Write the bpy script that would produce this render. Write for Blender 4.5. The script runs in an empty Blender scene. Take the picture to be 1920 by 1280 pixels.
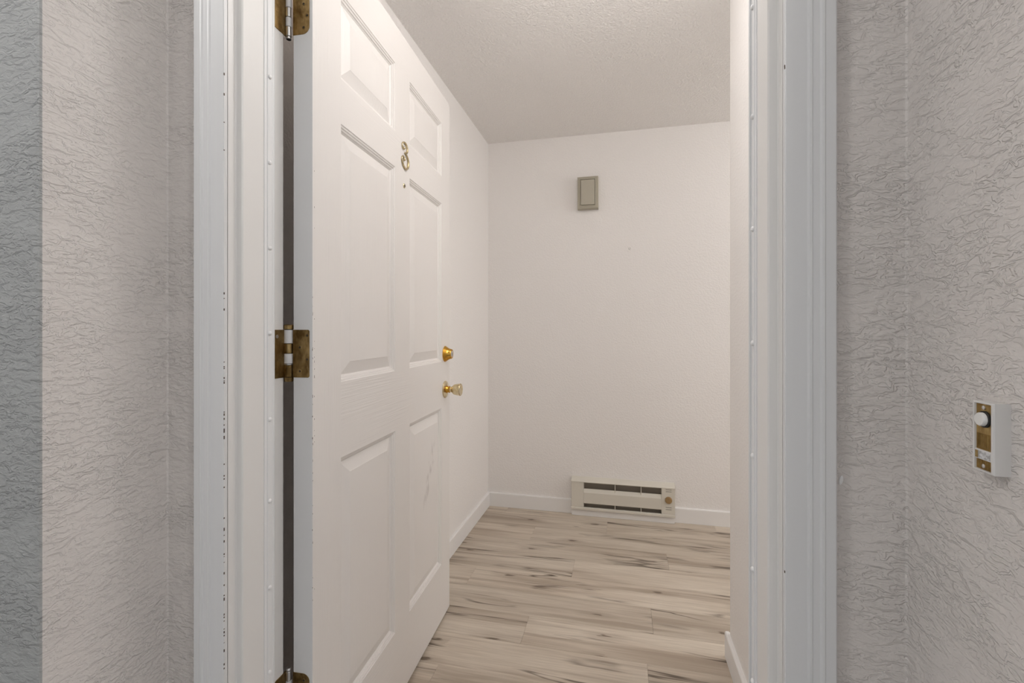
import bpy, bmesh, math, random
from mathutils import Vector, Matrix
random.seed(7)
S = bpy.context.scene
C = S.collection

# ------------------------------------------------------------------ camera
F_PX, YAW = 871.0, math.atan(205 / 871)
cam_d = bpy.data.cameras.new('camera')
cam_d.sensor_width = 36
cam_d.lens = 36 * F_PX / 1920
cam_d.shift_y = -22 / 1920
cam_d.clip_start = 0.02
cam = bpy.data.objects.new('camera', cam_d)
cam.location = (0, 0, 1.13)
cam.rotation_euler = (math.pi / 2, 0, YAW)
C.objects.link(cam)
S.camera = cam

# ------------------------------------------------------------------ light
w = bpy.data.worlds.new('daylight')
S.world = w
w.use_nodes = True
w.node_tree.nodes['Background'].inputs[0].default_value = (0.985, 0.99, 1.0, 1)
w.node_tree.nodes['Background'].inputs[1].default_value = 0.55
LAMP_STRENGTH = 16.5        # entry ceiling lamp (emissive dome, built below)
HALL_FILL_STRENGTH = 52.0  # unseen landing pair, added to brighten both alcove side walls
ROOM_FILL_STRENGTH = 15.5  # unseen lamp added round the corner to brighten back wall and floor
al = bpy.data.lights.new('window_fill', 'AREA')  # area fill added at an unseen window opening in the side room
al.shape = 'RECTANGLE'
al.size, al.size_y = 1.3, 1.2
al.energy = 17
al.color = (1.0, 0.985, 0.97)
alo = bpy.data.objects.new('window_fill', al)
alo.location = (2.72, 1.95, 1.5)
alo.rotation_euler = (0, math.radians(90), 0)
C.objects.link(alo)
S.view_settings.view_transform = 'Standard'
S.view_settings.look = 'None'
S.view_settings.gamma = 1
S.view_settings.use_curve_mapping = False
S.view_settings.exposure = 0.1
S.cycles.diffuse_bounces = 10
S.cycles.max_bounces = 16

# ------------------------------------------------------------------ materials
def mat(name, col, rough=0.6, metal=0.0, spec=0.5):
    m = bpy.data.materials.new(name)
    m.use_nodes = True
    b = m.node_tree.nodes['Principled BSDF']
    b.inputs['Base Color'].default_value = (*col, 1)
    b.inputs['Roughness'].default_value = rough
    b.inputs['Metallic'].default_value = metal
    b.inputs['Specular IOR Level'].default_value = spec
    return m

class G:
    """tiny node-graph helper"""
    def __init__(s, m):
        s.m = m; s.t = m.node_tree; s.b = s.t.nodes['Principled BSDF']
    def n(s, typ, ins=None, **kw):
        k = s.t.nodes.new(typ)
        for a, v in kw.items(): setattr(k, a, v)
        for i, v in (ins or {}).items():
            if isinstance(v, bpy.types.NodeSocket): s.t.links.new(v, k.inputs[i])
            else: k.inputs[i].default_value = v
        return k
    def coord(s, scale=(1, 1, 1), kind='Object'):
        tc = s.n('ShaderNodeTexCoord')
        return s.n('ShaderNodeMapping', {0: tc.outputs[kind], 3: scale}).outputs[0]
    def noise(s, vec, scale, detail=2, rough=0.5, dist=0.0, w=None):
        k = s.n('ShaderNodeTexNoise', noise_dimensions='4D' if w is not None else '3D')
        s.t.links.new(vec, k.inputs['Vector'])
        k.inputs['Scale'].default_value = scale
        k.inputs['Detail'].default_value = detail
        k.inputs['Roughness'].default_value = rough
        k.inputs['Distortion'].default_value = dist
        if w is not None: s.t.links.new(w, k.inputs['W'])
        return k.outputs['Fac']
    def ramp(s, fac, stops, interp='LINEAR'):
        k = s.n('ShaderNodeValToRGB', {0: fac})
        k.color_ramp.interpolation = interp
        e = k.color_ramp.elements
        while len(e) < len(stops): e.new(0.5)
        for q, (p, c) in zip(e, stops):
            q.position = p
            q.color = (c, c, c, 1) if not isinstance(c, tuple) else (*c, 1)
        return k.outputs[0]
    def math(s, op, a, b=0.0, clamp=False):
        return s.n('ShaderNodeMath', {0: a, 1: b}, operation=op, use_clamp=clamp).outputs[0]
    def mix(s, fac, a, b, blend='MIX'):
        k = s.n('ShaderNodeMix', data_type='RGBA', blend_type=blend)
        for i, v in ((0, fac), (6, a), (7, b)):
            if isinstance(v, bpy.types.NodeSocket): s.t.links.new(v, k.inputs[i])
            else: k.inputs[i].default_value = v if i == 0 else (*v, 1)
        return k.outputs[2]
    def bump(s, h, strength, dist):
        k = s.n('ShaderNodeBump', {'Strength': strength, 'Distance': dist, 'Height': h})
        s.t.links.new(k.outputs[0], s.b.inputs['Normal'])
    def color(s, c): s.t.links.new(c, s.b.inputs['Base Color'])
    def rough(s, c): s.t.links.new(c, s.b.inputs['Roughness'])

def trowel_paint(name, col, amount=1.0):
    """skip-trowel plaster: smooth plateaus with ragged, mostly horizontal lips"""
    m = mat(name, col, 0.62, 0, 0.35)
    g = G(m)
    n1 = g.noise(g.coord((48, 48, 108)), 1.0, 2.5, 0.5, 0.6)
    lips = g.ramp(n1, [(0.36, 0.0), (0.40, .34), (0.475, 0.38), (0.505, .70), (0.57, 0.72), (0.61, 1.0)])
    n2 = g.noise(g.coord((130, 130, 230)), 1.0, 2.5, 0.55, 0.4)
    big = g.noise(g.coord((9, 9, 13)), 1.0, 2)
    keep = g.ramp(big, [(0.36, 0.35), (0.58, 1.0)])
    h = g.math('MULTIPLY', g.math('ADD', lips, g.math('MULTIPLY', n2, 0.45)), keep)
    g.bump(h, 0.95 * amount, 0.0034)
    return m

def peel_paint(name, col, sc=130, dist=0.0012, strength=0.6):
    m = mat(name, col, 0.6, 0, 0.35)
    g = G(m)
    n1 = g.noise(g.coord((sc, sc, sc)), 1.0, 2.5, 0.55, 0.4)
    h = g.ramp(n1, [(0.38, 0.0), (0.62, 1.0)])
    g.bump(h, strength, dist)
    return m

WALLCOL = (0.82, 0.798, 0.782)
M = {}
M['alcove'] = trowel_paint('plaster_alcove', (0.69, 0.655, 0.63))
M['hallgrey'] = trowel_paint('plaster_grey', (0.385, 0.393, 0.39), 1.2)
M['wall'] = peel_paint('paint_wall', WALLCOL, 110, 0.0012, 0.5)
M['ceil'] = peel_paint('ceiling_texture', (0.835, 0.815, 0.797), 120, 0.003, 0.7)
M['landing'] = mat('landing_concrete', (0.30, 0.29, 0.28), 0.8)
g = G(M['landing']); g.color(g.ramp(g.noise(g.coord((9, 9, 9)), 1, 5), [(0.3, (0.24, 0.235, 0.23)), (0.7, (0.36, 0.35, 0.34))]))

def trim_mat(name, col, rough, axis=2, amount=0.07):
    m = mat(name, col, rough, 0, 0.5)
    g = G(m)
    sc = [180, 180, 180]; sc[axis] = 6
    g.bump(g.noise(g.coord(tuple(sc)), 1.0, 3), amount, 0.0006)
    return m
M['trim'] = trim_mat('trim_paint', (0.68, 0.685, 0.69), 0.38)
M['base'] = trim_mat('baseboard_paint', (0.80, 0.79, 0.78), 0.45, 0, 0.05)
M['jamb'] = trim_mat('jamb_paint', (0.76, 0.75, 0.735), 0.40)
M['strip'] = mat('weatherstrip_paint', (0.77, 0.775, 0.78), 0.35)
M['vinyl'] = mat('weatherstrip_vinyl', (0.72, 0.735, 0.74), 0.5)
M['screwwhite'] = mat('screw_paint', (0.82, 0.82, 0.82), 0.3)
M['chip'] = mat('bare_wood_chip', (0.10, 0.07, 0.05), 0.8)

def door_mat(name, axis):
    m = mat(name, (0.765, 0.74, 0.72), 0.42, 0, 0.45)
    g = G(m)
    sc = [260, 260, 260]; sc[axis] = 5
    a = g.noise(g.coord(tuple(sc)), 1.0, 2, 0.5, 0.3)
    big = [9, 9, 9]; big[axis] = 2.0
    k = g.ramp(g.noise(g.coord(tuple(big)), 1.0, 2), [(0.42, 0.12), (0.62, 1.0)])
    g.bump(g.math('MULTIPLY', a, k), 0.8, 0.0012)
    return m
M['door_v'] = door_mat('door_paint_upright_grain', 2)
M['door_h'] = door_mat('door_paint_cross_grain', 0)
M['door_edge'] = trim_mat('door_edge_paint', (0.70, 0.705, 0.71), 0.45)
# scuffed copy of the panel paint: a grey rub mark running down one panel
M['door_scuff'] = door_mat('door_paint_scuffed', 2)
g = G(M['door_scuff'])
tc = g.n('ShaderNodeTexCoord')
sx = g.n('ShaderNodeSeparateXYZ', {0: tc.outputs['Object']})
wob = g.noise(g.coord((18, 18, 18)), 1.0, 3)
# axis of the mark: from (0.735,0.72) down to (0.655,0.52)
dx = g.math('SUBTRACT', sx.outputs[0], g.math('ADD', g.math('MULTIPLY', g.math('SUBTRACT', sx.outputs[2], 0.52), 0.40), 0.655))
dx = g.math('ADD', dx, g.math('MULTIPLY', g.math('SUBTRACT', wob, 0.5), 0.09))
near = g.n('ShaderNodeMapRange', {0: g.math('ABSOLUTE', dx), 1: 0.006, 2: 0.026, 3: 1.0, 4: 0.0}).outputs[0]
inz = g.n('ShaderNodeMapRange', {0: g.math('ABSOLUTE', g.math('SUBTRACT', sx.outputs[2], 0.615)), 1: 0.07, 2: 0.125, 3: 1.0, 4: 0.0}).outputs[0]
br = g.ramp(g.noise(g.coord((90, 90, 25)), 1.0, 4), [(0.42, 0.0), (0.62, 0.42)])
g.color(g.mix(g.math('MULTIPLY', g.math('MULTIPLY', near, inz), br), (0.765, 0.74, 0.72), (0.36, 0.33, 0.31)))

def brass(name, c1, c2, rough=0.28, scale=40):
    m = mat(name, c1, rough, 1.0)
    g = G(m)
    n_ = g.noise(g.coord((scale, scale, scale * .6)), 1.0, 4, 0.6)
    g.color(g.ramp(n_, [(0.35, c2), (0.65, c1)]))
    g.rough(g.ramp(n_, [(0.3, rough + .15), (0.7, rough)]))
    return m
M['antique'] = brass('antique_brass', (0.42, 0.295, 0.13), (0.14, 0.085, 0.03), 0.32, 45)
M['gold'] = brass('polished_brass', (0.78, 0.47, 0.10), (0.62, 0.33, 0.05), 0.16, 60)
M['champagne'] = brass('champagne_brass', (0.80, 0.70, 0.48), (0.66, 0.54, 0.32), 0.17, 60)
M['numeral'] = brass('numeral_brass', (0.72, 0.62, 0.42), (0.46, 0.37, 0.2), 0.22, 90)
M['nickel'] = mat('worn_nickel', (0.70, 0.69, 0.68), 0.30, 1.0)
M['kglint'] = mat('knuckle_glint', (0.70, 0.70, 0.71), 0.4)  # white reflections on the satin metal, put into the base colour
M['dark'] = mat('dark_recess', (0.015, 0.013, 0.012), 0.6)

# vinyl plank floor: grain runs along local x; every plank gets its own offset and tone
m = M['plank'] = mat('vinyl_plank', (0.5, 0.45, 0.4), 0.46, 0, 0.4)
g = G(m)
oi = g.n('ShaderNodeObjectInfo')
rnd = oi.outputs['Random']
wv = g.math('MULTIPLY', rnd, 57.0)
tone = g.noise(g.coord((1.3, 8.5, 1)), 1.0, 3, 0.55, 0.5, wv)
band = g.noise(g.coord((1.0, 26, 1)), 1.0, 3, 0.55, 0.35, wv)
fine = g.noise(g.coord((7, 210, 1)), 1.0, 3, 0.6, 0.2, wv)
pale, mid, deep = (0.635, 0.57, 0.485), (0.56, 0.492, 0.41), (0.44, 0.375, 0.305)
col = g.ramp(tone, [(0.33, deep), (0.46, mid), (0.62, pale)])
col = g.mix(g.ramp(band, [(0.36, 0.75), (0.50, 0.0)]), col, (0.35, 0.285, 0.225))
col = g.mix(g.ramp(fine, [(0.35, 0.36), (0.6, 0.0)]), col, (0.33, 0.27, 0.215))
# long dark cracks: narrow ridge of a stretched, wavy noise, only where a mask lets them show
cr = g.noise(g.coord((0.85, 10.5, 1)), 1.0, 3.5, 0.55, 0.7, wv)
ridge = g.n('ShaderNodeMapRange', {0: g.math('ABSOLUTE', g.math('SUBTRACT', cr, 0.47)), 1: 0.003, 2: 0.023, 3: 1.0, 4: 0.0}).outputs[0]
msk = g.ramp(g.noise(g.coord((2.2, 6, 1)), 1.0, 2, 0.5, 0.0, g.math('ADD', wv, 9.0)), [(0.475, 0.0), (0.58, 0.95)])
col = g.mix(g.math('MULTIPLY', ridge, msk), col, (0.105, 0.08, 0.06))
# knots
vor = g.n('ShaderNodeTexVoronoi', {'Scale': 1.0}, voronoi_dimensions='2D', feature='F1')
kv = g.noise(g.coord((14, 60, 1)), 1.0, 2)
vv = g.n('ShaderNodeVectorMath', {0: g.coord((3.1, 10.5, 1)), 1: g.n('ShaderNodeCombineXYZ', {0: g.math('MULTIPLY', kv, 0.22), 1: g.math('MULTIPLY', kv, 0.3)}).outputs[0]}, operation='ADD').outputs[0]
vv = g.n('ShaderNodeVectorMath', {0: vv, 1: g.n('ShaderNodeCombineXYZ', {0: g.math('MULTIPLY', wv, 3.7), 1: g.math('MULTIPLY', wv, 1.3)}).outputs[0]}, operation='ADD').outputs[0]
g.t.links.new(vv, vor.inputs['Vector'])
sel = g.math('GREATER_THAN', g.n('ShaderNodeSeparateColor', {0: vor.outputs['Color']}).outputs[0], 0.66)
knot = g.math('MULTIPLY', g.ramp(vor.outputs['Distance'], [(0.04, 0.95), (0.085, 0.0)]), sel)
col = g.mix(knot, col, (0.10, 0.075, 0.055))
halo = g.math('MULTIPLY', g.ramp(vor.outputs['Distance'], [(0.10, 0.35), (0.32, 0.0)]), sel)
col = g.mix(halo, col, (0.27, 0.21, 0.16))
hsv = g.n('ShaderNodeHueSaturation', {'Hue': 0.5, 'Saturation': 1.06, 'Value': g.n('ShaderNodeMapRange', {0: rnd, 1: 0, 2: 1, 3: 0.95, 4: 1.06}).outputs[0], 'Color': col})
g.color(hsv.outputs[0])
g.bump(fine, 0.12, 0.0008)

# ------------------------------------------------------------------ mesh helpers
def obj(name, bm, m, parent=None, smooth=False):
    me = bpy.data.meshes.new(name)
    bmesh.ops.recalc_face_normals(bm, faces=bm.faces)
    bm.to_mesh(me); bm.free()
    for x in (m if isinstance(m, (list, tuple)) else [m]): me.materials.append(x)
    if smooth:
        for p in me.polygons: p.use_smooth = True
        me.set_sharp_from_angle(angle=math.radians(38))
    o = bpy.data.objects.new(name, me)
    C.objects.link(o)
    if parent: o.parent = parent
    return o

def tag(o, label, cat, group=None, kind=None):
    o['label'] = label; o['category'] = cat
    if group: o['group'] = group
    if kind: o['kind'] = kind
    return o
def struct(o, label, cat): return tag(o, label, cat, kind='structure')

def empty(name, loc, rz=0.0):
    o = bpy.data.objects.new(name, None)
    o.empty_display_size = 0.05
    o.location = loc; o.rotation_euler = (0, 0, rz)
    C.objects.link(o)
    return o

def add_box(bm, a, b, bev=0.0, mi=0):
    vs = [bm.verts.new((x, y, z)) for x in (a[0], b[0]) for y in (a[1], b[1]) for z in (a[2], b[2])]
    fs = [bm.faces.new([vs[i] for i in q]) for q in ((0, 1, 3, 2), (4, 6, 7, 5), (0, 4, 5, 1), (2, 3, 7, 6), (0, 2, 6, 4), (1, 5, 7, 3))]
    for f in fs: f.material_index = mi
    if bev:
        es = list({e for f in fs for e in f.edges})
        r = bmesh.ops.bevel(bm, geom=es, offset=bev, segments=2, profile=0.5, affect='EDGES')
        for f in r['faces']: f.material_index = mi
    return vs

def box(a, b, bev=0.0):
    bm = bmesh.new(); add_box(bm, a, b, bev); return bm

def prism(pts, lo, hi, to3):
    """closed outline pts (2D) swept from lo to hi; to3(p, q, t) -> xyz"""
    bm = bmesh.new()
    A = [bm.verts.new(to3(p, q, lo)) for p, q in pts]
    B = [bm.verts.new(to3(p, q, hi)) for p, q in pts]
    n = len(pts)
    for i in range(n):
        j = (i + 1) % n
        bm.faces.new((A[i], A[j], B[j], B[i]))
    bm.faces.new(A); bm.faces.new(B[::-1])
    return bm

def lathe(prof, n=32, origin=(0, 0, 0), axis='-y'):
    """prof: (distance out, radius)"""
    bm = bmesh.new()
    ox, oy, oz = origin
    rings = []
    for h, r in prof:
        ring = []
        for i in range(n):
            a = 2 * math.pi * i / n
            u, v = r * math.cos(a), r * math.sin(a)
            if axis == '-y': p = (ox + u, oy - h, oz + v)
            elif axis == '-x': p = (ox - h, oy + u, oz + v)
            elif axis == 'x': p = (ox + h, oy + u, oz + v)
            else: p = (ox + u, oy + v, oz + h)
            ring.append(bm.verts.new(p))
        rings.append(ring)
    for a, b in zip(rings, rings[1:]):
        for i in range(n):
            j = (i + 1) % n
            bm.faces.new((a[i], a[j], b[j], b[i]))
    bm.faces.new(rings[0]); bm.faces.new(rings[-1][::-1])
    return bm

def tube(bm, pts, rad, n=10):
    """round tube through 3D points, rad: list"""
    pts = [Vector(p) for p in pts]
    rings = []
    for i, p in enumerate(pts):
        t = (pts[min(i + 1, len(pts) - 1)] - pts[max(i - 1, 0)]).normalized()
        side = Vector((0, 1, 0)); up = t.cross(side).normalized()
        rings.append([bm.verts.new(p + (side * math.cos(a) + up * math.sin(a)) * rad[i]) for a in [2 * math.pi * k / n for k in range(n)]])
    for a, b in zip(rings, rings[1:]):
        for i in range(n):
            j = (i + 1) % n
            bm.faces.new((a[i], a[j], b[j], b[i]))
    bm.faces.new(rings[0]); bm.faces.new(rings[-1][::-1])

# ------------------------------------------------------------------ layout (metres; x right, y into the room)
XL, XR = -0.837, 0.3625           # side wall planes
YA0 = 0.5077                      # near end of the alcove side walls
YF0, YF1 = 0.7075, 0.850          # door wall faces
JL, JR = -0.700, 0.216            # jamb faces
YB = 2.884                        # back wall
ZC = 2.328                        # room ceiling
ZH = 2.62                         # landing ceiling
YS = 1.722                        # end of the right wall stub
XFAR = 2.70

# ------------------------------------------------------------------ setting
bm = bmesh.new(); add_box(bm, (XL - .12, .60, -.06), (XFAR + .1, YB + .1, -.007))
floor = struct(obj('floor', bm, M['dark']), 'greyish oak-look plank floor inside the open door', 'floor')

ROW = 0.165
joint = {0: 0.52, 1: -0.080, 2: -0.480, 3: 0.220, 4: -0.222, 5: -0.672, 6: 0.116, 7: -0.354, 8: 0.085, 9: -0.60, 10: 0.33, 11: -0.15}
k = 0
ytop = 2.79 + ROW
mesh_cache = {}
while ytop > YF0 + .03:
    y1, y0 = min(ytop, YB - .002), max(ytop - ROW, .60)
    j = joint.get(k, 0.0)
    xs = [j + (i - 3) * 1.22 for i in range(7)]
    for a, b in zip(xs, xs[1:]):
        a, b = max(a, XL + .002), min(b, XFAR)
        if b - a < .02: continue
        key = (round(b - a, 3), round(y1 - y0, 3))
        if key in mesh_cache:
            o = bpy.data.objects.new('plank', mesh_cache[key]); C.objects.link(o); o.parent = floor
        else:
            o = obj('plank', box((-(b - a) / 2 + .0002, -(y1 - y0) / 2 + .0002, -.007), ((b - a) / 2 - .0002, (y1 - y0) / 2 - .0002, 0), .0005), M['plank'], floor)
            mesh_cache[key] = o.data
        o.location = ((a + b) / 2, (y0 + y1) / 2, 0)
    ytop -= ROW; k += 1

struct(obj('floor', box((-2.6, -3.0, -.08), (XFAR, .60, -.03)), M['landing']), 'grey concrete landing floor in front of the door', 'floor')
struct(obj('ceiling', box((XL - .12, YF0 + .06, ZC), (XFAR + .1, YB + .1, ZC + .06)), M['ceil']), 'off-white stippled ceiling of the entry', 'ceiling')
struct(obj('ceiling', box((-2.6, -3.0, ZH), (XFAR, YF0 + .05, ZH + .06)), M['ceil']), 'white ceiling above the landing outside the door', 'ceiling')

ZW = ZH
struct(obj('wall_back', box((XL - .12, YB, -.05), (XFAR + .1, YB + .1, ZC)), M['wall']), 'pale warm white end wall with a chime and heater', 'wall')
wb = bpy.data.objects['wall_back']
struct(obj('wall_left', box((XL - .12, YF0 + .07, -.05), (XL, YB, ZC)), M['wall']), 'pale wall of the entry behind the open door', 'wall')
bm = bmesh.new(); add_box(bm, (XL - .12, YA0, -.05), (XL, YF0 + .07, ZW), 0.004)
for f in bm.faces:
    if f.calc_center_median().y < YA0 + .0035: f.material_index = 1
struct(obj('wall_alcove_left', bm, [M['alcove'], M['hallgrey']], smooth=False), 'beige trowelled alcove wall beside the hinge side casing', 'wall')
struct(obj('wall_hall_left', box((-2.6, YA0, -.05), (XL - .12, YA0 + .12, ZW)), M['hallgrey']), 'grey trowelled landing wall meeting the beige alcove corner', 'wall')
bm = bmesh.new(); add_box(bm, (XR, YA0, -.05), (XR + .12, YF0 + .07, ZW), 0.004)
struct(obj('wall_alcove_right', bm, M['alcove']), 'beige trowelled alcove wall carrying the doorbell button', 'wall')
struct(obj('wall_right', box((XR, YF0 + .07, -.05), (XR + .12, YS, ZC), .003), M['wall']), 'short bright wall just inside the latch side jamb', 'wall')
struct(obj('wall_hall_right', box((XR + .12, YA0, -.05), (XFAR + .1, YA0 + .12, ZW)), M['alcove']), 'beige landing wall beyond the doorbell', 'wall')
bm = bmesh.new()
add_box(bm, (XL, YF0, -.05), (JL - .019, YF1, ZW)); add_box(bm, (JR + .019, YF0, -.05), (XR, YF1, ZW)); add_box(bm, (JL - .019, YF0, 2.062), (JR + .019, YF1, ZW))
struct(obj('wall_front', bm, M['alcove']), 'narrow beige trowelled wall strips on both sides of the doorway', 'wall')
wf = bpy.data.objects['wall_front']
bm = bmesh.new()
add_box(bm, (XFAR, YA0 + .12, -.05), (XFAR + .1, 1.3, ZC)); add_box(bm, (XFAR, 2.6, -.05), (XFAR + .1, YB, ZC))
add_box(bm, (XFAR, 1.3, -.05), (XFAR + .1, 2.6, .9)); add_box(bm, (XFAR, 1.3, 2.1), (XFAR + .1, 2.6, ZC))
struct(obj('wall_far_right', bm, M['wall']), 'pale wall with an added window opening around the corner of the entry', 'wall')

# caulk beads in the alcove corners
def quarter(xc, yc, sx, sy, z0, z1, r):
    pts = [(xc, yc)] + [(xc + sx * r * (1 - math.sin(t)), yc + sy * r * (1 - math.cos(t))) for t in [i * math.pi / 12 for i in range(7)]]
    return prism(pts, z0, z1, lambda p, q, t: (p, q, t))
obj('caulk_bead', quarter(XL, YF0, 1, -1, -.03, ZW, .003), M['alcove'], wf)
obj('caulk_bead', quarter(XR, YF0, -1, -1, -.03, ZW, .003), M['alcove'], wf)

# ---- door frame
def jamb(side):
    """side -1 left / +1 right: jamb board with its stop as one planed profile"""
    J = JL if side < 0 else JR
    q = lambda d: J - side * d            # d = distance proud of the jamb face, towards the opening
    st = 0.013
    pts = [(q(-.019), YF0 - .001), (q(0), YF0 - .001), (q(0), .7235), (q(.0008), .7245), (q(.0015), .7255), (q(st * .55), .7263), (q(st - .002), .7272), (q(st), .7295),
           (q(st), .8054), (q(0), .8056), (q(0), YF1), (q(-.019), YF1)]
    return prism(pts, -.02, 2.055, lambda p, y, t: (p, y, t))
jl = struct(obj('trim_1', jamb(-1), M['jamb']), 'white hinge side door jamb with stop', 'door jamb')
jr = struct(obj('trim_2', jamb(1), M['jamb']), 'white latch side door jamb with stop', 'door jamb')
st = 0.013
bm = prism([(2.055, YF0 - .001), (2.041, YF0 - .001), (2.041, .7265), (2.028, .7285), (2.028, .8054), (2.041, .8056), (2.041, YF1), (2.055, YF1)], JL - .019, JR + .019, lambda z, y, t: (t, y, z))
struct(obj('trim_3', bm, M['jamb']), 'white head jamb across the top of the doorway', 'door jamb')

cas = [(0, 0), (0, .0085), (.0015, .0095), (.014, .0100), (.0265, .0108), (.0285, .0136), (.0315, .0142), (.0325, .0132), (.0405, .0136), (.0425, .0162), (.0455, .0168), (.047, .0158), (.0585, .0162), (.0600, .0150), (.0600, 0)]
def casing(side):
    J = JL if side < 0 else JR
    return prism([(J + side * d, YF0 - p) for d, p in cas], -.02, 2.041 + .06, lambda x, y, t: (x, y, t))
c1 = struct(obj('trim_4', casing(-1), M['trim']), 'white moulded casing on the hinge side of the doorway', 'door casing')
c2 = struct(obj('trim_5', casing(1), M['trim']), 'white moulded casing on the latch side of the doorway', 'door casing')
struct(obj('trim_6', prism([(2.041 + d, YF0 - p) for d, p in cas], JL, JR, lambda z, y, t: (t, y, z)), M['trim']), 'white moulded casing across the top of the doorway', 'door casing')
bm = prism([(.60, -.03), (.62, -.005), (.70, .010), (.80, .010), (.86, .001), (.86, -.03)], JL, JR, lambda y, z, t: (t, y, z))
struct(obj('trim_7', bm, M['nickel']), 'low metal threshold under the open door', 'threshold')

# weatherstrip carriers, seal and painted screws on both jambs
def strip(side, parent, zs):
    J = JL if side < 0 else JR
    q = lambda d: J - side * d
    prof = [(q(.0130), .7805), (q(.0142), .7805), (q(.0148), .7825), (q(.0140), .7850), (q(.0140), .7872), (q(.0156), .7885), (q(.0156), .7975), (q(.0142), .7988), (q(.0142), .8012), (q(.0152), .8022), (q(.0152), .8050), (q(.0130), .8050)]
    o = obj('weatherstrip', prism(prof, -.01, 2.027, lambda x, y, t: (x, y, t)), M['strip'], parent)
    bulge = .0185 if side > 0 else .0146
    pr2 = [(q(.0128), .8052), (q(bulge - .001), .8052), (q(bulge), .8075), (q(bulge - .002), .8105), (q(.011), .8125), (q(.006), .8115), (q(.006), .8058)]
    obj('vinyl_seal', prism(pr2, -.01, 2.027, lambda x, y, t: (x, y, t)), M['vinyl'], o)
    hd = [(0, .0043), (.0012, .0043), (.0027, .0033), (.0035, .0014)]
    for z in zs:
        obj('screw', lathe(hd, 14, (q(.0156), .7930, z), 'x' if side < 0 else '-x'), M['screwwhite'], o, True)
strip(-1, jl, [1.978, 1.806, 1.635, 1.464, 1.293, 1.123, 0.951, 0.788, 0.615, 0.446, 0.275, 0.10])
strip(1, jr, [1.98, 1.807, 1.634, 1.463, 1.287, 1.109, 0.933, 0.756, 0.581, 0.405, 0.23, 0.06])

# paint chips: dark nicks along the casing / jamb arris
bm = bmesh.new()
for lo, hi, n in ((1.16, 1.24, 5), (1.03, 1.08, 7), (0.84, 1.0, 16), (0.55, 0.80, 24), (0.40, 0.55, 8), (1.45, 1.60, 4)):
    for i in range(n):
        z = random.uniform(lo, hi); h = random.uniform(.0008, .0045); ww = random.uniform(.0006, .0016)
        add_box(bm, (JL - .0002 - ww, YF0 - .0089, z), (JL + .0003, YF0 - .0072, z + h))
o = obj('paint_chips', bm, M['chip'], c1); o['kind'] = 'stuff'
bm = bmesh.new()
for z in (1.484, 1.4865, .80):
    add_box(bm, (JR - .0004, YF0 - .0089, z), (JR + .0016, YF0 - .0074, z + .003))
o = obj('paint_chips', bm, M['chip'], c2); o['kind'] = 'stuff'

# ---- baseboards
HB, TB = 0.0865, 0.014
bbp = [(0, 0), (TB, 0), (TB, HB - .004), (TB - .003, HB - .0006), (TB - .006, HB), (0, HB)]
struct(obj('baseboard_left', prism(bbp, YF1 + .002, YB - .001, lambda p, z, t: (XL + p, t, z + .0005)), M['base']), 'white baseboard running behind the open door', 'baseboard')
HX0, HX1 = -0.2965, 0.3035
struct(obj('baseboard_back', prism(bbp, XL + TB, HX0 - .001, lambda p, z, t: (t, YB - p, z + .0005)), M['base']), 'white baseboard between the corner and the wall heater', 'baseboard')
struct(obj('baseboard_back', prism(bbp, HX1 + .001, XFAR, lambda p, z, t: (t, YB - p, z + .0005)), M['base']), 'white baseboard past the thermostat end of the heater', 'baseboard')
bm = prism(bbp, YF1 + .002, YS + TB, lambda p, z, t: (XR - p, t, z + .0005))
o = struct(obj('baseboard_right', bm, M['base']), 'white baseboard on the short wall inside the latch jamb', 'baseboard')
obj('return', prism(bbp, XR, XR + .12, lambda p, z, t: (t, YS + p, z + .0005)), M['base'], o)

# wall marks
bm = bmesh.new()
ang = [i * 2 * math.pi / 28 for i in range(28)]
px, pz = 0.0475, 1.6145
rin, rout = .0125, .0150
ri = [bm.verts.new((px + rin * math.cos(a), YB - .0002, pz + rin * 1.1 * math.sin(a))) for a in ang]
rm = [bm.verts.new((px + (rin + rout) / 2 * math.cos(a), YB - .0026, pz + (rin + rout) / 2 * 1.1 * math.sin(a))) for a in ang]
ro = [bm.verts.new((px + rout * math.cos(a), YB - .0002, pz + rout * 1.1 * math.sin(a))) for a in ang]
for A, B in ((ri, rm), (rm, ro)):
    for i in range(28):
        j = (i + 1) % 28; bm.faces.new((A[i], A[j], B[j], B[i]))
obj('anchor_patch', bm, M['wall'], wb, True)
bm = bmesh.new(); tube(bm, [(px - .004, YB - .0006, pz + .009), (px - .0045, YB - .0008, pz + .001), (px, YB - .0008, pz - .004), (px + .004, YB - .0008, pz + .001), (px + .0035, YB - .0006, pz + .009)], [.0012] * 5, 6)
obj('anchor_scratch', bm, mat('scratch_grey', (0.42, 0.41, 0.40), 0.8), wb)
# little white paint fleck beside the latch casing
bm = bmesh.new(); bmesh.ops.create_uvsphere(bm, u_segments=12, v_segments=8, radius=1)
for v_ in bm.verts: v_.co = Vector((v_.co.x * .0026 + .2866 + .001 * v_.co.z, v_.co.y * .0012 + YF0 - .0006, v_.co.z * .0065 + .9285))
obj('paint_fleck', bm, M['screwwhite'], wf, True)

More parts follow.
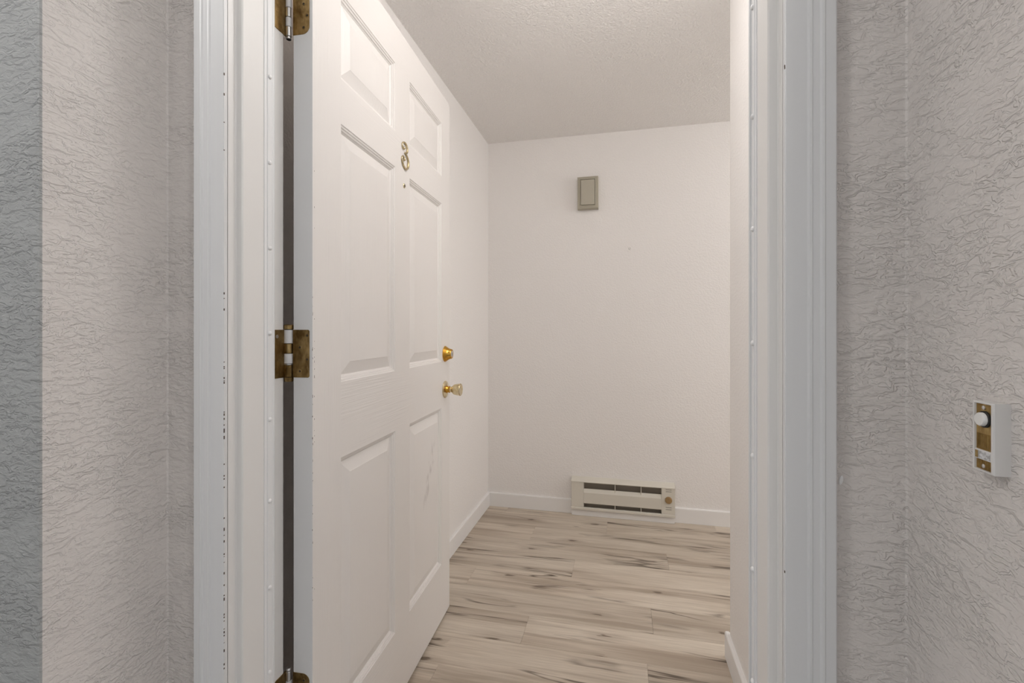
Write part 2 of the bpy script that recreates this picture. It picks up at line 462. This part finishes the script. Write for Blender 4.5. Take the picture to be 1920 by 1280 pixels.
# ------------------------------------------------------------------ the door
DW, DT, DZ0, DZ1 = 0.911, 0.0445, 0.014, 2.038
door = struct(empty('door_1', (-0.6368, 0.8610, 0), math.atan2(0.99904, -0.04392)), 'white six-panel door standing open with brass hardware', 'door')
SX = [0, .110, .4045, .511, .816, DW]
SZ = [DZ0, .229, .829, 1.0075, 1.614, 1.720, 1.923, DZ1]
stick = [(0, 0), (.0012, .0018), (.0052, .0030), (.0060, .0050), (.0100, .0064), (.0108, .0086), (.0150, .0118)]
bm = bmesh.new()
V = {}
def gv(x, z, y=0.0):
    kx = (round(x, 5), round(z, 5), round(y, 5))
    if kx not in V: V[kx] = bm.verts.new((x, y, z))
    return V[kx]
def quad(a, b, c, d, mi):
    f = bm.faces.new((a, b, c, d)); f.material_index = mi
for i in range(5):
    for j in range(7):
        x0, x1, z0, z1 = SX[i], SX[i + 1], SZ[j], SZ[j + 1]
        if i in (1, 3) and j in (1, 3, 5):
            for (i0, d0), (i1, d1) in zip(stick, stick[1:]):
                A = [gv(x0 + i0, z0 + i0, d0), gv(x1 - i0, z0 + i0, d0), gv(x1 - i0, z1 - i0, d0), gv(x0 + i0, z1 - i0, d0)]
                B = [gv(x0 + i1, z0 + i1, d1), gv(x1 - i1, z0 + i1, d1), gv(x1 - i1, z1 - i1, d1), gv(x0 + i1, z1 - i1, d1)]
                for q in range(4):
                    r = (q + 1) % 4
                    quad(A[q], A[r], B[r], B[q], 0)
        else:
            rail = i in (1, 2, 3) and j in (0, 2, 4, 6) and not (i == 2 and j in (1, 3, 5))
            quad(gv(x0, z0), gv(x1, z0), gv(x1, z1), gv(x0, z1), 1 if rail else 0)
# back and edges
b = {}
for x in (0, DW):
    for z in (DZ0, DZ1): b[x, z] = bm.verts.new((x, DT, z))
quad(b[0, DZ0], b[DW, DZ0], b[DW, DZ1], b[0, DZ1], 0)
f = bm.faces.new([gv(0, z) for z in SZ] + [b[0, DZ1], b[0, DZ0]]); f.material_index = 2
f = bm.faces.new([gv(DW, z) for z in SZ] + [b[DW, DZ1], b[DW, DZ0]]); f.material_index = 2
f = bm.faces.new([gv(x, DZ0) for x in SX] + [b[DW, DZ0], b[0, DZ0]]); f.material_index = 2
f = bm.faces.new([gv(x, DZ1) for x in SX] + [b[DW, DZ1], b[0, DZ1]]); f.material_index = 2
slab = obj('slab', bm, [M['door_v'], M['door_h'], M['door_edge']], door)

prof = [(.0150, .0118), (.0445, .0034), (.0455, .0028)]
for i in (1, 3):
    for j in (1, 3, 5):
        x0, x1, z0, z1 = SX[i], SX[i + 1], SZ[j], SZ[j + 1]
        bm = bmesh.new()
        loops = []
        for d, y in [(.0150, .030)] + prof:
            loops.append([bm.verts.new((x0 + d, y, z0 + d)), bm.verts.new((x1 - d, y, z0 + d)), bm.verts.new((x1 - d, y, z1 - d)), bm.verts.new((x0 + d, y, z1 - d))])
        for A, B in zip(loops, loops[1:]):
            for q in range(4):
                r = (q + 1) % 4
                bm.faces.new((A[q], A[r], B[r], B[q]))
        bm.faces.new(loops[-1]); bm.faces.new(loops[0][::-1])
        obj('panel', bm, M['door_scuff'] if (i == 3 and j == 1) else M['door_v'], door)

# dark nicks on the hinge side arris of the door
bm = bmesh.new()
for lo, hi, n in ((.85, 1.12, 26), (1.15, 1.26, 5), (.55, .85, 10), (1.3, 1.5, 3)):
    for i in range(n):
        z = random.uniform(lo, hi); h = random.uniform(.0008, .005); xx = random.choice((0, 0, .006)) + random.uniform(-.0002, .0006)
        add_box(bm, (xx, -.0002, z), (xx + random.uniform(.0005, .0011), .0006, z + h))
o = obj('paint_chips', bm, M['chip'], door); o['kind'] = 'stuff'

# ---- hinges (in the door's own frame: y = 0 visible face, x = 0 hinge edge)
PINW = Vector((-.695, .861, 0))
Rinv = Matrix.Rotation(-door.rotation_euler.z, 4, 'Z')
def to_local(x, y, z=0.0): return Rinv @ (Vector((x, y, z)) - Vector((door.location.x, door.location.y, 0)))
pin = to_local(PINW.x, PINW.y)
def seg_bm(z0, z1, r, n=24, dome=0):
    bv = min(.0007, (z1 - z0) * .2)
    pr = [(z0, r - bv), (z0 + bv, r), (z1 - bv, r), (z1, r - bv)]
    if dome: pr = [(z0, r * .6), (z0 + .001, r), (z1 - .002, r), (z1 - .0007, r * .85), (z1, r * .45)]
    return lathe(pr, n, (pin.x, pin.y, 0), 'z')
def leaf_door(z0, z1, rad):
    """leaf let into the hinge edge of the slab (plane x = 0)"""
    y0, y1 = .0070, DT + .001      # y1 at the barrel
    pts = [(y1, z0)]
    if rad:
        pts += [(y0 + rad - rad * math.sin(t), z0 + rad - rad * math.cos(t)) for t in [i * math.pi / 14 for i in range(8)]]
        pts += [(y0 + rad - rad * math.cos(t), z1 - rad + rad * math.sin(t)) for t in [i * math.pi / 14 for i in range(8)]]
    else:
        c = .0025
        pts += [(y0 + c, z0), (y0, z0 + c), (y0, z1 - c), (y0 + c, z1)]
    pts += [(y1, z1)]
    return prism(pts, -.0011, .002, lambda y, z, t: (t, y, z))
def leaf_jamb(z0, z1, rad):
    """leaf on the jamb rebate, given in world coordinates then moved to the door frame"""
    y0, y1 = .8150, .8595
    pts = [(y1, z0)]
    if rad:
        pts += [(y0 + rad - rad * math.sin(t), z0 + rad - rad * math.cos(t)) for t in [i * math.pi / 14 for i in range(8)]]
        pts += [(y0 + rad - rad * math.cos(t), z1 - rad + rad * math.sin(t)) for t in [i * math.pi / 14 for i in range(8)]]
    else: pts += [(y0, z0), (y0, z1)]
    pts += [(y1, z1)]
    return prism(pts, JL - .001, JL + .0012, lambda y, z, t: tuple(to_local(t, y, z)))
def hinge(z0, z1, spring):
    H = z1 - z0
    rad = 0 if spring else .0155
    if spring:
        cuts = [(0, .255, 'antique'), (.255, .285, 'nickel'), (.285, .50, 'kglint'), (.50, .71, 'antique'), (.71, 1.0, 'kglint')]
        r = .0102
    else:
        cuts = [(0, .2, 'nickel'), (.2, .4, 'kglint'), (.4, .6, 'nickel'), (.6, .8, 'kglint'), (.8, 1, 'nickel')]
        r = .0062
    hb = obj('hinge', seg_bm(z0 - .006, z1 + .006, r * .8), M['dark'], door, True)
    for a, b_, mm in cuts:
        obj('knuckle', seg_bm(z0 + a * H + .0004, z0 + b_ * H - .0004, r), M[mm], hb, True)
    if spring:
        obj('cap', seg_bm(z1 + .0003, z1 + .0115, r + .0006, dome=1), M['antique'], hb, True)
        obj('cap', lathe([(z0 - .0095, r * .7), (z0 - .009, r * .9), (z0 - .0003, r)], 24, (pin.x, pin.y, 0), 'z'), M['antique'], hb, True)
    else:
        obj('cap', seg_bm(z1 + .0003, z1 + .007, r * 1.02, dome=1), M['nickel'], hb, True)
        obj('cap', seg_bm(z0 - .0055, z0 - .0003, r * .92), M['nickel'], hb, True)
    obj('leaf', leaf_door(z0, z1, rad), M['antique'], hb)
    obj('leaf', leaf_jamb(z0, z1, rad), M['antique'], hb)
    sp = [(.012, .125), (.034, .375), (.012, .625), (.034, .875)] if spring else [(.020, .135), (.0115, .375), (.020, .625), (.020, .865)]
    if spring: sp = [(.0118, .88), (.0290, .63), (.0118, .38), (.0290, .13)]
    for y, fz in sp:
        sc = obj('screw', lathe([(0, .0041), (.0004, .0039), (.0007, .0030), (.0002, .0022), (.0002, .0004)], 16, (-.0011, y, z0 + fz * H), '-x'), M['antique'], hb, True)
        bm = bmesh.new()
        zc = z0 + fz * H
        add_box(bm, (-.00175, y - .0026, zc - .0007), (-.0012, y + .0026, zc + .0007)); add_box(bm, (-.00175, y - .0007, zc - .0026), (-.0012, y + .0007, zc + .0026))
        so = obj('screw_slot', bm, M['dark'], hb)
    for fy, fz in ((.831, .86), (.831, .38)):
        p = to_local(JL + .0012, fy, z0 + fz * H)
        n_ = to_local(JL + .0022, fy) - to_local(JL + .0012, fy)
        bm = lathe([(0, .0040), (.0004, .0038), (.0007, .0026), (.0001, .0010)], 14, (0, 0, 0), 'x')
        bm.transform(Matrix.Translation(p) @ Rinv)
        obj('screw', bm, M['nickel' if fz > .5 else 'antique'], hb, True)
hinge(1.758, 1.860, False)
hinge(1.0285, 1.1300, True)
hinge(0.2975, 0.3995, False)

# ---- lock hardware
KX = 0.857
db = obj('deadbolt', lathe([(0, .0310), (.0015, .0314), (.004, .0300), (.009, .0262), (.016, .0222), (.023, .0196), (.0265, .0192), (.0285, .0178), (.0287, .0125)], 40, (KX, 0, 1.0352)), M['gold'], door, True)
obj('cylinder_face', lathe([(.027, .0124), (.0284, .0122), (.0290, .0115)], 28, (KX, 0, 1.0352)), M['nickel'], db, True)
obj('keyway', box((KX - .0012, -.0294, 1.0352 - .0055), (KX + .0012, -.0285, 1.0352 + .0050), .0002), M['dark'], db)
kb = obj('door_knob', lathe([(.022, .0108), (.026, .0112), (.030, .0125), (.0345, .0178), (.038, .0196), (.044, .0212), (.058, .0236), (.0615, .0242), (.0635, .0240), (.0652, .0225), (.0646, .0200), (.0640, .0100)], 44, (KX, 0, .8962)), M['champagne'], door, True)
obj('rosette', lathe([(0, .0335), (.0018, .0338), (.0040, .0322), (.0060, .0250), (.0065, .0160)], 44, (KX, 0, .8962)), M['champagne'], kb, True)
obj('neck', lathe([(.005, .0150), (.009, .0142), (.0125, .0120), (.0150, .0112), (.0165, .0134), (.0195, .0136), (.0210, .0108), (.0235, .0106)], 36, (KX, 0, .8962)), M['gold'], kb, True)
for z, nm in ((1.0352, 'bolt_plate'), (.8962, 'latch_plate')):
    obj(nm, box((DW - .0005, .0095, z - .028), (DW + .0009, .035, z + .028), .0003), M['antique'], door)

# ---- numeral 3 with curled ends, and the viewer below it
X0, Wn, Z0, Hn = .4455, .0500, 1.6310, .0800
ctrl = [(.33, .755), (.20, .735), (.10, .82), (.17, .935), (.45, .995), (.72, .93), (.83, .80), (.76, .67), (.46, .61), (.76, .545), (.95, .40), (.97, .24), (.84, .08), (.55, .0), (.25, .07), (.06, .22), (.02, .31), (.12, .405), (.29, .41), (.38, .33)]
rads = [.0034, .0030, .0025, .0023, .0025, .0030, .0033, .0028, .0016, .0026, .0034, .0036, .0034, .0030, .0028, .0027, .0024, .0023, .0028, .0034]
rads = [r_ * 1.12 for r_ in rads]
def catmull(P, R, n=6):
    out, rr = [], []
    for i in range(len(P) - 1):
        p = [P[max(i - 1, 0)], P[i], P[i + 1], P[min(i + 2, len(P) - 1)]]
        for k_ in range(n):
            t = k_ / n
            out.append(tuple(.5 * (2 * p[1][c] + (p[2][c] - p[0][c]) * t + (2 * p[0][c] - 5 * p[1][c] + 4 * p[2][c] - p[3][c]) * t * t + (-p[0][c] + 3 * p[1][c] - 3 * p[2][c] + p[3][c]) * t ** 3) for c in (0, 1)))
            rr.append(R[i] * (1 - t) + R[i + 1] * t)
    out.append(P[-1]); rr.append(R[-1])
    return out, rr
P, R_ = catmull(ctrl, rads)
bm = bmesh.new()
tube(bm, [(X0 + p * Wn, -.0026, Z0 + q * Hn) for p, q in P], R_, 10)
for i in (0, -1):
    c = Vector((X0 + P[i][0] * Wn, -.0030, Z0 + P[i][1] * Hn))
    r = bmesh.ops.create_uvsphere(bm, u_segments=14, v_segments=10, radius=.0043)
    for v_ in r['verts']: v_.co += c
obj('house_number', bm, M['numeral'], door, True)
pv = obj('peephole', lathe([(0, .0072), (.0012, .0072), (.0024, .0062), (.0026, .0042)], 24, (.4675, 0, 1.577)), M['numeral'], door, True)
obj('lens', lathe([(.0018, .0041), (.0027, .0038), (.0031, .0020)], 20, (.4675, 0, 1.577)), M['dark'], pv, True)

# ------------------------------------------------------------------ door chime on the end wall
M['chime'] = mat('chime_plastic', (0.385, 0.355, 0.28), 0.55)
M['chime2'] = mat('chime_panel', (0.43, 0.40, 0.325), 0.6)
g = G(M['chime2']); g.bump(g.noise(g.coord((900, 900, 900)), 1.0, 1), 0.2, 0.0004)
CX0, CX1, CZ0, CZ1 = -.2600, -.1355, 1.8640, 2.0580
ch = tag(empty('door_chime', ((CX0 + CX1) / 2, YB, CZ0)), 'small beige rectangular door chime box on the end wall', 'door chime')
cw, chh = (CX1 - CX0) / 2, CZ1 - CZ0
def frame_rings(rings, cap=True):
    """rings: (inset, y) nested rectangles on the chime outline"""
    bm = bmesh.new(); L_ = []
    for d, y in rings:
        L_.append([bm.verts.new((-cw + d, y, d)), bm.verts.new((cw - d, y, d)), bm.verts.new((cw - d, y, chh - d)), bm.verts.new((-cw + d, y, chh - d))])
    for A, B in zip(L_, L_[1:]):
        for q in range(4):
            r = (q + 1) % 4
            bm.faces.new((A[q], A[r], B[r], B[q]))
    bm.faces.new(L_[0][::-1]); bm.faces.new(L_[-1])
    return bm
obj('cover', frame_rings([(.001, 0), (0, -.002), (0, -.038), (.003, -.042), (.0135, -.043), (.0165, -.046), (.0185, -.046), (.0195, -.037)]), M['chime'], ch)
obj('front_panel', frame_rings([(.0215, -.036), (.0215, -.0475), (.0230, -.0485)]), M['chime2'], ch)

# ------------------------------------------------------------------ wall heater
M['heater'] = mat('heater_enamel', (0.66, 0.63, 0.56), 0.4)
M['heater_in'] = mat('heater_inside', (0.34, 0.30, 0.25), 0.7)
M['fin'] = mat('heater_fins', (0.28, 0.26, 0.22), 0.45, 0.6)
M['bronze'] = mat('thermostat_knob', (0.36, 0.235, 0.11), 0.4, 0.4)
M['slot'] = mat('slot_grey', (0.16, 0.15, 0.13), 0.7)
YH = 2.838
ht = tag(empty('wall_heater', (0, YB, 0)), 'cream metal baseboard heater with bronze dial on the end wall', 'heater')
Y = lambda y: y - YB
OX0, OX1 = -.2215, .2285
ZT, ZB = .2085, .0400
bm = bmesh.new(); add_box(bm, (HX0 + .002, Y(YB - .004), ZB), (HX1 - .002, Y(YB), ZT))
obj('back_plate', bm, M['heater_in'], ht)
bm = prism([(Y(YB), .0), (Y(YH + .010), .0), (Y(YH + .010), .0400), (Y(YB), .0400)], HX0 + .001, HX1 - .001, lambda y, z, t: (t, y, z + .001))
obj('kick_plate', bm, M['base'], ht)
bm = prism([(Y(YB), .2280), (Y(YB - .006), .2280), (Y(YH + .001), .2110), (Y(YH - .003), .2105), (Y(YH - .003), .2065), (Y(YH + .004), .2065), (Y(YB), .2200)], HX0 - .001, HX1 + .001, lambda y, z, t: (t, y, z))
obj('top_cap', bm, M['heater'], ht)
bm = prism([(Y(YB - .004), .0405), (Y(YH - .004), .0405), (Y(YH - .005), .0420), (Y(YH - .005), .0530), (Y(YH - .002), .0560), (Y(YH + .008), .0560), (Y(YH + .008), .0450), (Y(YB - .004), .0450)], HX0 - .001, HX1 + .001, lambda y, z, t: (t, y, z))
obj('bottom_rail', bm, M['heater'], ht)
obj('end_panel', box((HX0, Y(YH), .0565), (OX0, Y(YB - .005), .2060), .0010), M['heater'], ht)
cp = obj('control_panel', box((OX1, Y(YH), .0565), (HX1, Y(YB - .005), .2060), .0010), M['heater'], ht)
for z in (.199, .188, .096, .084):
    obj('vent_slot', box((.2515, Y(YH - .0006), z - .0014), (.2840, Y(YH + .001), z + .0014), .0003), M['slot'], cp)
kd = obj('dial', lathe([(0, .0200), (.004, .0200), (.009, .0185), (.0115, .0165), (.012, .0100)], 28, (.2672, Y(YH), .1390)), M['bronze'], cp, True)
obj('dial_mark', box((.2667, Y(YH - .0126), .1390), (.2677, Y(YH - .0115), .1540)), M['slot'], kd)
dz0, dz1 = .0805, .1665
bm = prism([(Y(YH + .004), dz0), (Y(YH + .000), dz0), (Y(YH - .001), dz0 + .002), (Y(YH - .001), dz1 - .022), (Y(YH + .010), dz1 - .0005), (Y(YH + .012), dz1), (Y(YH + .014), dz1 - .002), (Y(YH + .003), dz1 - .024)], OX0, OX1, lambda y, z, t: (t, y, z))
obj('deflector', bm, M['heater'], ht)
for x in (-.0365, .1135):
    obj('divider', box((x - .0020, Y(YH + .004), .0565), (x + .0020, Y(YB - .006), .2060), .0004), M['heater'], ht)
bm = bmesh.new()
x = OX0 + .02
while x < OX1 - .015:
    add_box(bm, (x, Y(YH + .016), .095), (x + .0008, Y(YB - .008), .155)); x += .0065
o = obj('fins', bm, M['fin'], ht); o['kind'] = 'stuff'
bm = lathe([(OX0, .007), (OX1, .007)], 12, (0, Y(YH + .028), .125), 'x'); obj('element_tube', bm, M['nickel'], ht, True)

# ------------------------------------------------------------------ doorbell button on the alcove wall
M['bellhouse'] = mat('doorbell_housing', (0.70, 0.69, 0.675), 0.4)
M['bellbutton'] = mat('doorbell_button', (0.80, 0.79, 0.77), 0.35)
M['bellglass'] = mat('name_window', (0.62, 0.62, 0.63), 0.15)
g = G(M['bellglass']); g.color(g.ramp(g.noise(g.coord((260, 260, 420)), 1.0, 3), [(0.42, (0.40, 0.39, 0.38)), (0.6, (0.70, 0.70, 0.71))]))
M['bellgold'] = brass('doorbell_plate', (0.56, 0.40, 0.17), (0.34, 0.22, 0.08), 0.38, 120)
BY0, BY1, BZ0, BZ1, BD = .5412, .5690, .9890, 1.0585, .0140
bell = tag(empty('doorbell', (XR, (BY0 + BY1) / 2, BZ0)), 'narrow white doorbell with gold plate and round white button', 'doorbell')
bw, bh = (BY1 - BY0) / 2, BZ1 - BZ0
# local: x = -out, y across, z up
bm = bmesh.new()
def ring(d, out, dz=None):
    dz = d if dz is None else dz
    return [bm.verts.new((-out, -bw + d, dz)), bm.verts.new((-out, bw - d, dz)), bm.verts.new((-out, bw - d, bh - dz)), bm.verts.new((-out, -bw + d, bh - dz))]
L_ = [ring(0, 0), ring(0, BD - .0012), ring(.0008, BD), ring(.0030, BD, .0018), ring(.0034, BD - .0022, .0022)]
for A, B in zip(L_, L_[1:]):
    for q in range(4):
        r = (q + 1) % 4
        bm.faces.new((A[q], A[r], B[r], B[q]))
bm.faces.new(L_[0][::-1]); bm.faces.new(L_[-1])
obj('housing', bm, M['bellhouse'], bell)
FO = BD - .0022
gz0, gz1 = .0024, bh - .0024
gh = gz1 - gz0
plate = obj('face_plate', box((-FO - .0007, -bw + .0036, gz0), (-FO, bw - .0036, gz1)), M['bellgold'], bell)
bm = bmesh.new()
for a, b_ in ((.005, .145), (.31, .545)):
    yy = -bw + .0042
    while yy < bw - .0046:
        add_box(bm, (-FO - .0012, yy, gz0 + a * gh), (-FO - .0006, yy + .0008, gz0 + b_ * gh)); yy += .00165
o = obj('ribs', bm, M['bellgold'], plate); o['kind'] = 'stuff'
fr = obj('name_holder', box((-FO - .0019, -bw + .0034, gz0 + .150 * gh), (-FO - .0004, bw - .0034, gz0 + .300 * gh), .0002), M['bellhouse'], bell)
obj('name_card', box((-FO - .0022, -bw + .0044, gz0 + .165 * gh), (-FO - .0018, bw - .0080, gz0 + .275 * gh)), M['bellglass'], fr)
obj('holder_end', box((-FO - .0023, bw - .0078, gz0 + .165 * gh), (-FO - .0018, bw - .0042, gz0 + .275 * gh)), M['bellgold'], fr)
bz = gz0 + .775 * gh
obj('button_collar', lathe([(FO, .0082), (FO + .0022, .0082), (FO + .0028, .0074)], 28, (0, -.0012, bz), '-x'), M['dark'], bell, True)
obj('button', lathe([(FO + .001, .0067), (FO + .0052, .0067), (FO + .0062, .0060), (FO + .0065, .0040)], 28, (0, -.0012, bz), '-x'), M['bellbutton'], bell, True)
for fz in (.95, .055):
    obj('screw', lathe([(FO, .0022), (FO + .0016, .0021), (FO + .0022, .0012)], 14, (0, 0, gz0 + fz * gh), '-x'), M['nickel'], bell, True)

# ------------------------------------------------------------------ lamps
def lamp(loc, strength, col, label, r=.11, drop=.10):
    """frosted globe on a short stem under a round ceiling plate"""
    L0 = tag(empty('ceiling_lamp', loc), label, 'ceiling lamp')
    obj('ceiling_plate', lathe([(0, .06), (-.012, .06), (-.02, .045)], 40, (0, 0, 0), 'z'), M['nickel'], L0, True)
    obj('stem', lathe([(-.015, .012), (-drop, .012), (-drop - .004, .03), (-drop - .02, .035)], 24, (0, 0, 0), 'z'), M['nickel'], L0, True)
    em = mat('lamp_glass', (0.9, 0.88, 0.84), 0.4)
    b_ = em.node_tree.nodes['Principled BSDF']
    b_.inputs['Emission Color'].default_value = (*col, 1)
    b_.inputs['Emission Strength'].default_value = strength
    zc = -drop - r - .005
    pr = [(zc + r * math.sin(t), max(r * math.cos(t), .001)) for t in [-math.pi / 2 + i * math.pi / 20 for i in range(19)]]
    obj('glass_globe', lathe(pr, 40, (0, 0, 0), 'z'), em, L0, True)
lamp((-.06, 1.14, ZC), LAMP_STRENGTH, (1.0, 0.97, 0.945), 'round glass globe ceiling lamp in the entry')
lamp((1.35, 2.05, ZC), ROOM_FILL_STRENGTH, (1.0, 0.98, 0.96), 'unseen globe lamp added round the corner to brighten the end wall')
lamp((1.05, -.30, ZH), HALL_FILL_STRENGTH, (1.0, 0.975, 0.955), 'unseen globe lamp added over the landing to light the hinge side alcove wall')
lamp((-1.15, -.30, ZH), HALL_FILL_STRENGTH * .8, (1.0, 0.975, 0.955), 'unseen globe lamp added over the landing to light the doorbell wall')
